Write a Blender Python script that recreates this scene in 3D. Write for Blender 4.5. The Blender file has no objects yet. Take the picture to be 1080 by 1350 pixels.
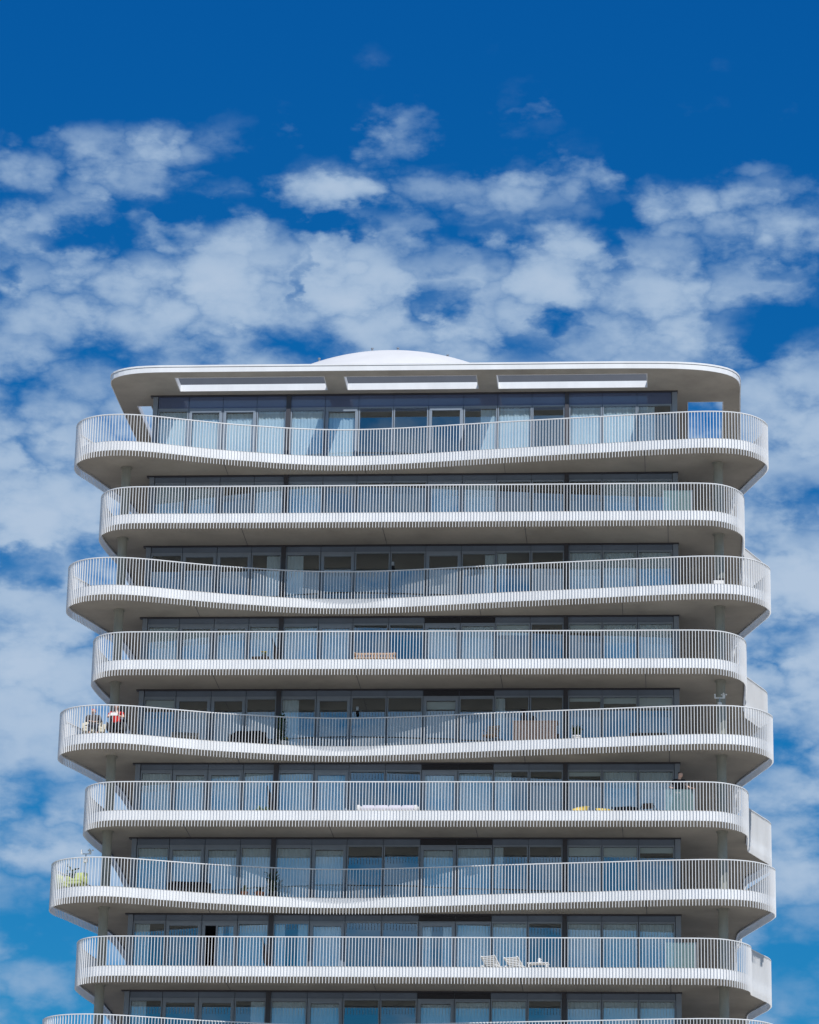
import bpy, bmesh, math, random
from mathutils import Vector, Matrix
from mathutils.geometry import tessellate_polygon

C = bpy.context.scene.collection
R = math.radians
random.seed(7)

# ------------------------------------------------------------------ camera
cam_d = bpy.data.cameras.new("camera")
cam = bpy.data.objects.new("camera", cam_d)
C.objects.link(cam)
cam_d.sensor_fit = 'HORIZONTAL'
cam_d.sensor_width = 36.0
cam_d.lens = 36.0 * 4400 / 1080
cam_d.clip_start = 1.0
cam_d.clip_end = 20000
cam.matrix_world = Matrix(((0.996808, 0.006990, 0.079535, 21.205),
                           (0.077302, -0.333744, -0.939489, -125.636),
                           (0.019978, 0.942638, -0.333219, 1.777),
                           (0, 0, 0, 1)))
bpy.context.scene.camera = cam

# ------------------------------------------------------------------ sun, sky, exposure
SUN_AZ, SUN_EL = R(24.0), R(53.0)      # azimuth towards +x from the facade's normal (-y)
sun_dir = Vector((math.sin(SUN_AZ) * math.cos(SUN_EL), -math.cos(SUN_AZ) * math.cos(SUN_EL), math.sin(SUN_EL)))
sl = bpy.data.lights.new("sun", 'SUN')
sl.energy = 4.0
sl.angle = R(0.5)
sl.color = (1.0, 0.96, 0.91)
so = bpy.data.objects.new("sun", sl)
C.objects.link(so)
so.rotation_euler = sun_dir.to_track_quat('Z', 'Y').to_euler()
so.location = (60, -90, 120)

vs = bpy.context.scene.view_settings
vs.view_transform = 'Standard'
vs.look = 'None'
vs.exposure = 0.15
vs.gamma = 1.0
vs.use_curve_mapping = False

# cloud puffs and gaps: (azimuth deg from +y, elevation deg, half width, half height, weight)
CLOUDS = [(-10.64, 25.59, 1.44, 0.46, 0.6),
    (-12.56, 25.53, 0.36, 0.2, 0.3),
    (-12.51, 24.96, 0.86, 0.33, 0.4),
    (-10.82, 24.94, 0.5, 0.23, 0.5),
    (-9.9, 25.06, 0.57, 0.39, 0.35),
    (-6.86, 25.9, 0.58, 0.23, 0.42),
    (-5.35, 25.75, 0.65, 0.29, 0.5),
    (-4.43, 26.64, 0.73, 0.21, 0.34),
    (-4.93, 26.2, 0.58, 0.16, 0.3),
    (-8.11, 24.88, 1.0, 0.33, 0.35),
    (-6.54, 24.88, 0.86, 0.33, 0.5),
    (-5.4, 25.1, 1.01, 0.36, 0.5),
    (-3.11, 24.94, 1.01, 0.29, 0.5),
    (-1.68, 25.24, 0.65, 0.29, 0.5),
    (-0.68, 25.0, 0.57, 0.26, 0.35),
    (0.73, 24.66, 1.15, 0.39, 0.45),
    (-0.4, 25.64, 0.36, 0.1, 0.2),
    (1.24, 25.45, 0.5, 0.13, 0.3),
    (-2.58, 26.26, 0.36, 0.1, 0.25),
    (-11.35, 24.46, 0.72, 0.33, 0.35),
    (-12.17, 24.02, 0.57, 0.39, 0.3),
    (-8.36, 24.16, 0.71, 0.33, 0.35),
    (-9.35, 24.18, 0.43, 0.23, 0.3),
    (-8.32, 23.32, 1.84, 0.65, 0.4),
    (-11.12, 23.05, 1.13, 0.78, 0.45),
    (-5.78, 23.41, 1.06, 0.91, 0.5),
    (-2.1, 23.72, 1.14, 0.65, 0.4),
    (-3.51, 23.06, 1.56, 0.52, 0.3),
    (0.16, 23.96, 1.28, 0.65, 0.35),
    (-0.27, 23.06, 1.7, 0.65, 0.3),
    (-4.2, 22.4, 0.7, 0.33, 0.3),
    (1.99, 24.06, 0.71, 0.52, 0.25),
    (-11.52, 23.87, 0.64, 0.18, -0.6),
    (-12.36, 23.13, 0.2, 0.26, -0.5),
    (-8.38, 24.59, 0.86, 0.13, -0.35),
    (-10.29, 24.5, 0.86, 0.13, -0.35),
    (-6.38, 24.33, 0.71, 0.18, -0.6),
    (-6.87, 23.35, 0.14, 0.42, -0.5),
    (-4.43, 23.05, 0.59, 0.36, -0.7),
    (-2.17, 22.75, 0.45, 0.21, -0.6),
    (1.68, 22.65, 1.13, 0.42, -0.9),
    (-2.79, 22.16, 0.48, 0.29, -0.5),
    (-0.97, 23.65, 0.28, 0.16, -0.35),
    (-1.11, 24.1, 0.31, 0.18, -0.4),
    (1.98, 23.61, 0.45, 0.13, -0.35),
    (-3.53, 24.23, 1.07, 0.16, -0.4),
    (-7.58, 22.45, 0.85, 0.2, -0.2),
    (-11.49, 20.18, 0.42, 0.26, -0.5),
    (-11.71, 18.29, 0.62, 0.33, -0.85),
    (-11.01, 14.51, 0.81, 0.46, -0.4),
    (-11.02, 12.4, 1.27, 0.65, -0.5),
    (2.18, 19.92, 0.47, 0.44, -0.45),
    (2.37, 19.14, 0.3, 0.42, -0.3),
    (1.86, 17.34, 0.82, 0.33, -0.35),
    (1.97, 15.79, 0.81, 0.39, -0.35),
    (2.16, 12.07, 1.07, 1.17, -0.5),
    (-11.7, 19.13, 0.96, 0.59, 0.4),
    (-11.65, 16.29, 0.81, 0.78, 0.4),
    (2.01, 18.24, 0.96, 0.52, 0.3),
    (2.11, 16.56, 0.95, 0.33, 0.3),
    (1.93, 13.99, 0.81, 0.91, 0.2),
    (-11.21, 13.35, 0.94, 0.26, 0.25),
    (2.34, 20.69, 0.7, 0.39, 0.2)]

world = bpy.data.worlds.new("World")
bpy.context.scene.world = world
world.use_nodes = True
wn, wl = world.node_tree.nodes, world.node_tree.links
wn.clear()


def N(tree, kind, **kw):
    n = tree.nodes.new(kind)
    for k, v in kw.items():
        setattr(n, k, v)
    return n


def math_node(tree, op, a, b=None, c=None, clamp=False):
    n = tree.nodes.new('ShaderNodeMath')
    n.operation = op
    n.use_clamp = clamp
    for i, v in enumerate((a, b, c)):
        if v is None:
            continue
        if isinstance(v, (int, float)):
            n.inputs[i].default_value = v
        else:
            tree.links.new(v, n.inputs[i])
    return n.outputs[0]


def build_sky():
    t = world.node_tree
    out = N(t, 'ShaderNodeOutputWorld')
    bg = N(t, 'ShaderNodeBackground')
    bg.inputs['Strength'].default_value = 0.1
    sky = N(t, 'ShaderNodeTexSky', sky_type='NISHITA')
    sky.sun_disc = False
    sky.sun_elevation = SUN_EL
    sky.sun_rotation = math.pi - SUN_AZ
    sky.altitude = 0
    sky.air_density = 1.0
    sky.dust_density = 0.2
    sky.ozone_density = 3.0
    # a polarised, deep sky: every channel gets its own contrast
    sepc = N(t, 'ShaderNodeSeparateColor')
    t.links.new(sky.outputs[0], sepc.inputs[0])
    comc = N(t, 'ShaderNodeCombineColor')
    for i, (amp, po) in enumerate(SKY_CURVE):
        pw = math_node(t, 'POWER', sepc.outputs[i], po)
        t.links.new(math_node(t, 'MULTIPLY', pw, amp), comc.inputs[i])
    skycol = comc.outputs[0]

    geo = N(t, 'ShaderNodeTexCoord')
    d = geo.outputs['Generated']
    sep = N(t, 'ShaderNodeSeparateXYZ')
    t.links.new(d, sep.inputs[0])
    az = math_node(t, 'MULTIPLY', math_node(t, 'ARCTAN2', sep.outputs[0], sep.outputs[1]), 180 / math.pi)
    el = math_node(t, 'MULTIPLY', math_node(t, 'ARCSINE', sep.outputs[2]), 180 / math.pi)

    # rounded puffs (cells) with finer noise on their edges
    sc = N(t, 'ShaderNodeVectorMath', operation='MULTIPLY')
    sc.inputs[1].default_value = (1.0, 1.0, 1.75)
    t.links.new(d, sc.inputs[0])
    n2 = N(t, 'ShaderNodeTexNoise')
    n2.inputs['Scale'].default_value = 75
    n2.inputs['Detail'].default_value = 5
    n2.inputs['Roughness'].default_value = 0.55
    t.links.new(sc.outputs[0], n2.inputs['Vector'])
    sepn = N(t, 'ShaderNodeSeparateColor')
    t.links.new(n2.outputs['Color'], sepn.inputs[0])
    off = N(t, 'ShaderNodeVectorMath', operation='MULTIPLY_ADD')
    off.inputs[1].default_value = (.030, .030, .030)
    t.links.new(n2.outputs['Color'], off.inputs[0])
    t.links.new(sc.outputs[0], off.inputs[2])
    vo = N(t, 'ShaderNodeTexVoronoi', feature='F1')
    vo.inputs['Scale'].default_value = 46
    t.links.new(off.outputs[0], vo.inputs['Vector'])
    n1 = N(t, 'ShaderNodeTexNoise')
    n1.inputs['Scale'].default_value = 26
    n1.inputs['Detail'].default_value = 7
    n1.inputs['Roughness'].default_value = 0.52
    t.links.new(sc.outputs[0], n1.inputs['Vector'])
    # warp the lookup so that no puff keeps a round outline
    az2 = math_node(t, 'ADD', az, math_node(t, 'MULTIPLY_ADD', sepn.outputs[0], 1.6, -0.8))
    el2 = math_node(t, 'ADD', el, math_node(t, 'MULTIPLY_ADD', sepn.outputs[1], 0.9, -0.45))
    comb = N(t, 'ShaderNodeCombineXYZ')
    t.links.new(az2, comb.inputs[0])
    t.links.new(el2, comb.inputs[1])

    ramp = N(t, 'ShaderNodeFloatCurve')
    cv = ramp.mapping.curves[0]
    pts = [(0, 0.45), (10.5, 0.68), (12, 0.80), (13.5, 0.94), (15.3, 1.0), (19, 1.04), (22.4, 0.84), (23.7, 0.66),
           (24.9, 0.47), (26.2, 0.17), (27.5, 0.02), (40, 0.0)]
    pts = [(a / 40, b) for a, b in pts]
    cv.points[0].location = pts[0]
    cv.points[1].location = pts[-1]
    for p in pts[1:-1]:
        cv.points.new(*p)
    ramp.mapping.update()
    t.links.new(math_node(t, 'MULTIPLY', el2, 1 / 40, clamp=True), ramp.inputs['Value'])
    total = math_node(t, 'ADD', ramp.outputs[0], -0.5)
    for a, e, w, h, wt in CLOUDS:
        ma = N(t, 'ShaderNodeVectorMath', operation='MULTIPLY_ADD')
        w, h = w * 1.35, h * 1.35
        ma.inputs[1].default_value = (1 / w, 1 / h, 0)
        ma.inputs[2].default_value = (-a / w, -e / h, 0)
        t.links.new(comb.outputs[0], ma.inputs[0])
        dt = N(t, 'ShaderNodeVectorMath', operation='DOT_PRODUCT')
        t.links.new(ma.outputs[0], dt.inputs[0])
        t.links.new(ma.outputs[0], dt.inputs[1])
        k = math_node(t, 'MULTIPLY_ADD', dt.outputs['Value'], -1.0, 1.0, clamp=True)
        total = math_node(t, 'MULTIPLY_ADD', k, wt * (0.85 if wt > 0 else 0.65), total)
    fb = math_node(t, 'MULTIPLY_ADD', n1.outputs[0], CL_NOISE, -CL_NOISE / 2)
    dist2 = math_node(t, 'MULTIPLY', vo.outputs['Distance'], vo.outputs['Distance'])
    pf = math_node(t, 'MULTIPLY_ADD', dist2, -CL_PUFF, CL_PUFF * .22)
    fine = math_node(t, 'MULTIPLY_ADD', sepn.outputs[2], 0.30, -0.15)
    cover = math_node(t, 'ADD', total, math_node(t, 'ADD', math_node(t, 'ADD', fb, pf), fine))
    mr = N(t, 'ShaderNodeMapRange', interpolation_type='SMOOTHSTEP')
    mr.inputs['From Min'].default_value = CL_FROM
    mr.inputs['From Max'].default_value = CL_TO
    mr.inputs['To Max'].default_value = 0.94
    t.links.new(cover, mr.inputs['Value'])
    # thick parts are whiter than thin veils
    cr = N(t, 'ShaderNodeMapRange')
    cr.inputs['From Min'].default_value = 0.0
    cr.inputs['From Max'].default_value = 0.95
    t.links.new(cover, cr.inputs['Value'])
    ccol = N(t, 'ShaderNodeMix', data_type='RGBA')
    ccol.inputs[6].default_value = CL_THIN
    ccol.inputs[7].default_value = CL_THICK
    t.links.new(cr.outputs[0], ccol.inputs[0])
    fin = N(t, 'ShaderNodeMix', data_type='RGBA')
    t.links.new(mr.outputs[0], fin.inputs[0])
    t.links.new(skycol, fin.inputs[6])
    t.links.new(ccol.outputs[2], fin.inputs[7])
    t.links.new(fin.outputs[2], bg.inputs['Color'])
    t.links.new(bg.outputs[0], out.inputs[0])


SKY_CURVE = ((.0165, 2.6), (.455, 1.1), (1.52, .62))
CL_NOISE = 1.15
CL_PUFF = .85
CL_FROM, CL_TO = -.25, .75
CL_THIN = (2.15, 3.6, 5.55, 1)
CL_THICK = (4.15, 5.2, 6.6, 1)
build_sky()

# ------------------------------------------------------------------ helpers
class MB:
    """collects shapes and links them as ONE mesh object"""
    def __init__(self):
        self.v, self.f = [], []

    def add(self, vs, fs):
        b = len(self.v)
        self.v += [tuple(p) for p in vs]
        self.f += [tuple(i + b for i in f) for f in fs]
        return self

    def box(self, x0, x1, y0, y1, z0, z1, m=None):
        vs = [Vector((x, y, z)) for z in (z0, z1) for (x, y) in ((x0, y0), (x1, y0), (x1, y1), (x0, y1))]
        if m is not None:
            vs = [m @ p for p in vs]
        return self.add(vs, [(3, 2, 1, 0), (4, 5, 6, 7), (0, 1, 5, 4), (1, 2, 6, 5), (2, 3, 7, 6), (3, 0, 4, 7)])

    def soft(self, x0, x1, y0, y1, z0, z1, b=0.04, m=None):
        """a box with rounded edges (cushions, pots)"""
        bm = bmesh.new()
        bmesh.ops.create_cube(bm, size=1)
        for p in bm.verts:
            p.co = ((x0 + x1) / 2 + p.co.x * (x1 - x0), (y0 + y1) / 2 + p.co.y * (y1 - y0), (z0 + z1) / 2 + p.co.z * (z1 - z0))
        bmesh.ops.bevel(bm, geom=bm.edges[:], offset=b, segments=2, affect='EDGES', profile=0.6)
        bm.verts.index_update()
        vs = [p.co.copy() for p in bm.verts]
        if m is not None:
            vs = [m @ p for p in vs]
        self.add(vs, [[q.index for q in f.verts] for f in bm.faces])
        bm.free()
        return self

    def tube(self, pts, rad, n=8):
        """round bar through points; rad a number or a list"""
        pts = [Vector(p) for p in pts]
        rr = rad if isinstance(rad, (list, tuple)) else [rad] * len(pts)
        rings = []
        for i, p in enumerate(pts):
            d = (pts[min(i + 1, len(pts) - 1)] - pts[max(i - 1, 0)]).normalized()
            a = d.orthogonal().normalized() if i == 0 else (rings_a - d * rings_a.dot(d)).normalized()
            rings_a = a
            b = d.cross(a)
            rings.append([p + (a * math.cos(2 * math.pi * k / n) + b * math.sin(2 * math.pi * k / n)) * rr[i] for k in range(n)])
        vs = [q for r in rings for q in r]
        fs = []
        for i in range(len(pts) - 1):
            for k in range(n):
                fs.append((i * n + k, i * n + (k + 1) % n, (i + 1) * n + (k + 1) % n, (i + 1) * n + k))
        fs.append(tuple(range(n - 1, -1, -1)))
        fs.append(tuple((len(pts) - 1) * n + k for k in range(n)))
        return self.add(vs, fs)

    def lathe(self, prof, n=20, at=(0, 0, 0)):
        vs, fs = [], []
        for r, z in prof:
            for k in range(n):
                a = 2 * math.pi * k / n
                vs.append((at[0] + r * math.cos(a), at[1] + r * math.sin(a), at[2] + z))
        m = len(prof)
        for i in range(m - 1):
            for k in range(n):
                fs.append((i * n + k, i * n + (k + 1) % n, (i + 1) * n + (k + 1) % n, (i + 1) * n + k))
        fs.append(tuple(range(n - 1, -1, -1)))
        fs.append(tuple((m - 1) * n + k for k in range(n)))
        return self.add(vs, fs)

    def leaf(self, base, d, ln, w):
        d = Vector(d).normalized()
        s = d.cross(Vector((random.uniform(-1, 1), random.uniform(-1, 1), random.uniform(-.2, 1)))).normalized()
        b = Vector(base)
        return self.add([b, b + d * ln * .5 + s * w, b + d * ln, b + d * ln * .5 - s * w], [(0, 1, 2, 3)])

    def build(self, name, mat, parent=None, smooth=False):
        me = bpy.data.meshes.new(name)
        me.from_pydata(self.v, [], self.f)
        me.update()
        if smooth:
            me.polygons.foreach_set('use_smooth', [True] * len(me.polygons))
            me.set_sharp_from_angle(angle=R(40))
        me.materials.append(mat)
        o = bpy.data.objects.new(name, me)
        C.objects.link(o)
        if parent:
            o.parent = parent
        return o


def tag(o, label=None, cat=None, group=None, kind=None):
    for k, v in (('label', label), ('category', cat), ('group', group), ('kind', kind)):
        if v:
            o[k] = v
    return o


def thing(name, label, cat, loc, rz=0, group=None):
    o = bpy.data.objects.new(name, None)
    o.empty_display_size = 0.3
    C.objects.link(o)
    o.location = loc
    o.rotation_euler = (0, 0, R(rz))
    return tag(o, label, cat, group)


def copy_tree(o, parent=None):
    c = o.copy()
    C.objects.link(c)
    if parent:
        c.parent = parent
    for ch in list(o.children):
        copy_tree(ch, c)
    return c


# ------------------------------------------------------------------ materials
def mat(name, col, rough=0.6, spec=0.5, metal=0.0, var=0.0, scale=3.0, stretch=(1, 1, 1), bump=0.0, col2=None, transl=0.0):
    m = bpy.data.materials.new(name)
    m.use_nodes = True
    t = m.node_tree
    p = t.nodes['Principled BSDF']
    p.inputs['Roughness'].default_value = rough
    p.inputs['Specular IOR Level'].default_value = spec
    p.inputs['Metallic'].default_value = metal
    p.inputs['Base Color'].default_value = (*col, 1)
    if var or col2:
        tc = N(t, 'ShaderNodeTexCoord')
        mp = N(t, 'ShaderNodeMapping')
        mp.inputs['Scale'].default_value = stretch
        t.links.new(tc.outputs['Object'], mp.inputs[0])
        nz = N(t, 'ShaderNodeTexNoise')
        nz.inputs['Scale'].default_value = scale
        nz.inputs['Detail'].default_value = 6
        nz.inputs['Roughness'].default_value = 0.65
        t.links.new(mp.outputs[0], nz.inputs['Vector'])
        rp = N(t, 'ShaderNodeValToRGB')
        c2 = col2 or tuple(max(0, c * (1 - var)) for c in col)
        c1 = col if col2 else tuple(min(1, c * (1 + var)) for c in col)
        rp.color_ramp.elements[0].position = 0.3
        rp.color_ramp.elements[1].position = 0.7
        rp.color_ramp.elements[0].color = (*c2, 1)
        rp.color_ramp.elements[1].color = (*c1, 1)
        t.links.new(nz.outputs[0], rp.inputs[0])
        t.links.new(rp.outputs[0], p.inputs['Base Color'])
        if bump:
            b = N(t, 'ShaderNodeBump')
            b.inputs['Strength'].default_value = bump
            b.inputs['Distance'].default_value = 0.01
            t.links.new(nz.outputs[0], b.inputs['Height'])
            t.links.new(b.outputs[0], p.inputs['Normal'])
    return m


def glass_mat(name, tint, ior, rough=0.0, bump=0.0):
    m = bpy.data.materials.new(name)
    m.use_nodes = True
    t = m.node_tree
    t.nodes.clear()
    o = N(t, 'ShaderNodeOutputMaterial')
    mix = N(t, 'ShaderNodeMixShader')
    tr = N(t, 'ShaderNodeBsdfTransparent')
    tr.inputs[0].default_value = (*tint, 1)
    gl = N(t, 'ShaderNodeBsdfGlossy')
    gl.inputs['Roughness'].default_value = rough
    gl.inputs['Color'].default_value = (0.82, 0.93, 1.0, 1)
    # reflection grows towards grazing view and is the same from both sides
    fr = N(t, 'ShaderNodeLayerWeight')
    fr.inputs[0].default_value = 0.5
    r0 = ior
    sch = math_node(t, 'MULTIPLY_ADD', math_node(t, 'POWER', fr.outputs['Facing'], 5.0), 1 - r0, r0)
    if bump:
        tc = N(t, 'ShaderNodeTexCoord')
        nz = N(t, 'ShaderNodeTexNoise')
        nz.inputs['Scale'].default_value = 0.9
        nz.inputs['Detail'].default_value = 1
        t.links.new(tc.outputs['Object'], nz.inputs['Vector'])
        b = N(t, 'ShaderNodeBump')
        b.inputs['Strength'].default_value = bump
        b.inputs['Distance'].default_value = 0.01
        t.links.new(nz.outputs[0], b.inputs['Height'])
        t.links.new(b.outputs[0], gl.inputs['Normal'])
    t.links.new(sch, mix.inputs[0])
    t.links.new(tr.outputs[0], mix.inputs[1])
    t.links.new(gl.outputs[0], mix.inputs[2])
    t.links.new(mix.outputs[0], o.inputs[0])
    return m


def curtain_mat(name, col):
    m = bpy.data.materials.new(name)
    m.use_nodes = True
    t = m.node_tree
    t.nodes.clear()
    o = N(t, 'ShaderNodeOutputMaterial')
    mix = N(t, 'ShaderNodeMixShader')
    mix.inputs[0].default_value = 0.25
    a = N(t, 'ShaderNodeBsdfDiffuse')
    b = N(t, 'ShaderNodeBsdfTranslucent')
    a.inputs[0].default_value = (*col, 1)
    b.inputs[0].default_value = (*col, 1)
    t.links.new(a.outputs[0], mix.inputs[1])
    t.links.new(b.outputs[0], mix.inputs[2])
    t.links.new(mix.outputs[0], o.inputs[0])
    return m


M = dict(
    white=mat('white_coated_metal', (.765, .78, .80), .45, var=.07, scale=1.1, stretch=(1, 1, .2)),
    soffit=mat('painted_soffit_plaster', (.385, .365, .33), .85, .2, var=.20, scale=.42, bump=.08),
    column=mat('cast_concrete', (.29, .30, .27), .8, .3, var=.14, scale=2.2, stretch=(1, 1, .5), bump=.15),
    frame=mat('anodised_frame', (.22, .27, .34), .38, .5, var=.06, scale=2),
    darkframe=mat('dark_gasket_metal', (.045, .047, .06), .45),
    spandrel=mat('slate_spandrel_panel', (.15, .195, .265), .25, .6, var=.12, scale=.8),
    bluepanel=mat('blue_glass_spandrel', (.085, .12, .225), .08, .9, var=.1, scale=.5),
    louvre=mat('dark_louvre', (.03, .033, .045), .5),
    glass=glass_mat('coated_window_glass', (.82, .94, 1.0), .28, bump=.004),
    screen=mat('teal_frosted_screen', (.26, .42, .44), .2),
    curtain=curtain_mat('white_sheer_curtain', (.82, .87, .90)),
    blind=mat('pale_roller_blind', (.62, .64, .63), .8),
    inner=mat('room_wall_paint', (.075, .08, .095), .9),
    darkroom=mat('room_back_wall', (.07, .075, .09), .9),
    floor=mat('balcony_floor_stone', (.40, .38, .35), .8, .3, var=.1, scale=4),
    roofmem=mat('white_roof_membrane', (.64, .64, .635), .6, var=.05, scale=.6),
    upstand=mat('grey_roof_cladding', (.07, .077, .095), .5, var=.1, scale=1),
    ground=mat('pale_paving_and_gravel', (.35, .315, .26), .9, .2, var=.2, scale=.08),
    skin=mat('skin', (.66, .42, .32), .5),
    hairdark=mat('dark_hair', (.03, .022, .018), .6),
    black=mat('black_fabric', (.022, .022, .026), .9, .2, var=.2, scale=20),
    denim=mat('dark_trousers', (.05, .06, .09), .9, .2),
    red=mat('red_fabric', (.62, .035, .03), .8, .2, var=.12, scale=15),
    cream=mat('cream_fabric', (.68, .64, .52), .9, .2, var=.08, scale=14),
    greyf=mat('charcoal_wicker', (.05, .047, .047), .8, .3, var=.35, scale=40),
    beige=mat('taupe_fabric', (.30, .27, .23), .9, .2, var=.15, scale=18),
    wood=mat('weathered_teak', (.44, .31, .22), .7, .3, var=.22, scale=6, stretch=(1, 8, 8)),
    tan=mat('pinkish_wicker', (.55, .39, .31), .8, .2, var=.18, scale=30),
    whitef=mat('white_paint', (.80, .80, .79), .5),
    lilac=mat('pale_lilac_cushion', (.62, .60, .68), .9, .2, var=.05, scale=10),
    yellow=mat('yellow_plastic', (.60, .46, .10), .5),
    lime=mat('lime_green_fabric', (.50, .57, .22), .85, .2, var=.15, scale=14),
    leaf=mat('dark_leaf', (.035, .075, .025), .5, .4, var=.4, scale=12),
    leafpale=mat('pale_leaf', (.16, .24, .13), .5, .4, var=.3, scale=12),
    petal=mat('yellow_petals', (.80, .62, .05), .6),
    terra=mat('terracotta', (.50, .20, .11), .8, .2, var=.12, scale=9),
    soil=mat('potting_soil', (.03, .022, .016), 1, .1),
    paper=mat('paper', (.62, .62, .60), .7),
    steel=mat('grey_steel', (.42, .43, .45), .35, .5, metal=.6),
)

M['screen'].node_tree.nodes['Principled BSDF'].inputs['Alpha'].default_value = .28

# ------------------------------------------------------------------ tower geometry data
def ZS(k):                      # level of the soffit under balcony k (k = 0 is the roof soffit)
    return 51.424 if k == 0 else 48.0 - 3.0 * (k - 1)


FL = .29                        # finished floor above the soffit
W, DEPTH = 21.30, 17.6
ODD = [(-2.70, -.98), (-2.77, -1.5), (-2.66, -2.13), (-2.33, -2.70), (-1.80, -3.07), (-1.2, -3.23), (-.5, -3.24), (.46, -3.04), (2.0, -2.53),
       (3.38, -2.10), (4.66, -1.80), (5.84, -1.54), (7.04, -1.37), (8.4, -1.31), (10.1, -1.42), (11.44, -1.59), (12.86, -1.80),
       (14.3, -2.02), (15.7, -2.20), (17.2, -2.39), (18.6, -2.56), (19.9, -2.74), (21.1, -2.88), (22.4, -2.98), (23.4, -2.88), (24.07, -2.58), (24.55, -2.06), (24.80, -1.5), (24.83, -1.1),
       (24.72, -.55), (24.42, .35), (24.12, 1.25), (23.80, 2.2), (23.58, 3.0), (23.5, 4), (23.5, 8), (23.55, 12), (23.6, 16), (23.4, 19), (22.4, 20.3), (19, 20.6), (10, 20.5), (1, 20.6), (-.9, 20.2), (-1.7, 18.8),
       (-1.5, 15), (-1.4, 12), (-1.3, 9), (-1.25, 6.5), (-1.25, 4), (-1.38, 2.9), (-1.72, 1.9), (-2.08, .8), (-2.44, -.28)]


EVEN_BACK = [(23.4, 19.5), (22.2, 20.4), (19, 20.6), (10, 20.5), (1, 20.6), (-.5, 20.1), (-1.2, 18.8), (-1.35, 16), (-1.5, 12), (-1.45, 8), (-1.3, 4), (-1.36, 1.5), (-1.52, 0.2)]


def even_outline(peak):
    front = [(-1.62, -1.0), (-1.60, -1.75), (-1.34, -2.42), (-.92, -2.83), (-.35, -3.02), (.4, -3.06), (2, -3.04), (6, -3.02), (10, -3.01), (14, -3.0), (18, -3.0), (21, -3.0), (22.1, -2.98),
             (22.8, -2.86), (23.35, -2.48), (23.70, -1.95)]
    if peak < 0:                                    # swings out right behind the corner
        front = front[:-1] + [(23.66, -2.08)]
        right = [(23.82, -1.75), (23.875, -1.45), (23.885, -1.15), (24.06, -.72), (24.36, -.02), (24.58, .50), (24.68, 1.05), (24.60, 1.7), (24.36, 2.5), (24.1, 3.3), (23.92, 4.0), (23.88, 4.7)]
        y = 5.7
        while y < 17.5:
            right.append((23.88, y))
            y += 1.5
        return front + right + [(23.86, 18.2)] + EVEN_BACK
    right = [(23.84, -1.40)]
    y = -.6
    while y < peak - .3:
        right.append((23.87, y))
        y += 1.0
    right += [(23.88 + dx, peak + dy) for dx, dy in ((0, 0), (.28, .75), (.58, 1.5), (.86, 2.2), (.96, 2.75), (.90, 3.3), (.62, 4.1), (.32, 4.9), (.07, 5.6), (0, 6.3))]
    y = peak + 7.3
    while y < 17.5:
        right.append((23.88, y))
        y += 1.5
    right.append((23.86, 18.2))
    return front + right + EVEN_BACK


def spline(ctrl, step):
    """closed Catmull-Rom through the control points, resampled at even arc length"""
    n = len(ctrl)
    fine = []
    P = [Vector((a, b, 0)) for a, b in ctrl]
    for i in range(n):
        p0, p1, p2, p3 = P[i - 1], P[i], P[(i + 1) % n], P[(i + 2) % n]
        # centripetal parametrisation: no overshoot at uneven spacing
        t0 = 0
        t1 = t0 + (p1 - p0).length ** .5
        t2 = t1 + (p2 - p1).length ** .5
        t3 = t2 + (p3 - p2).length ** .5
        m = max(6, int((p2 - p1).length / .05))
        for j in range(m):
            t = t1 + (t2 - t1) * j / m
            a1 = p0 * ((t1 - t) / (t1 - t0)) + p1 * ((t - t0) / (t1 - t0))
            a2 = p1 * ((t2 - t) / (t2 - t1)) + p2 * ((t - t1) / (t2 - t1))
            a3 = p2 * ((t3 - t) / (t3 - t2)) + p3 * ((t - t2) / (t3 - t2))
            b1 = a1 * ((t2 - t) / (t2 - t0)) + a2 * ((t - t0) / (t2 - t0))
            b2 = a2 * ((t3 - t) / (t3 - t1)) + a3 * ((t - t1) / (t3 - t1))
            fine.append(b1 * ((t2 - t) / (t2 - t1)) + b2 * ((t - t1) / (t2 - t1)))
    cum = [0]
    for i in range(len(fine)):
        cum.append(cum[-1] + (fine[(i + 1) % len(fine)] - fine[i]).length)
    total = cum[-1]
    k = int(round(total / step))
    out, i = [], 0
    for j in range(k):
        s = total * j / k
        while cum[i + 1] < s:
            i += 1
        a, b = fine[i], fine[(i + 1) % len(fine)]
        out.append(a.lerp(b, (s - cum[i]) / max(1e-9, cum[i + 1] - cum[i])))
    return out


def frames(path):
    n = len(path)
    res = []
    for i in range(n):
        tg = (path[(i + 1) % n] - path[i - 1]).normalized()
        res.append((path[i], tg, Vector((tg.y, -tg.x, 0))))      # outward for a counter-clockwise outline
    return res


def ring(mb, fr, prof):
    """sweep a closed (offset, z) profile round the outline; offset is positive outwards"""
    m, n = len(prof), len(fr)
    vs = [p + nn * o + Vector((0, 0, z)) for p, t, nn in fr for o, z in prof]
    fs = []
    for i in range(n):
        j = (i + 1) % n
        for k in range(m):
            l = (k + 1) % m
            fs.append((i * m + k, j * m + k, j * m + l, i * m + l))
    mb.add(vs, fs)


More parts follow.
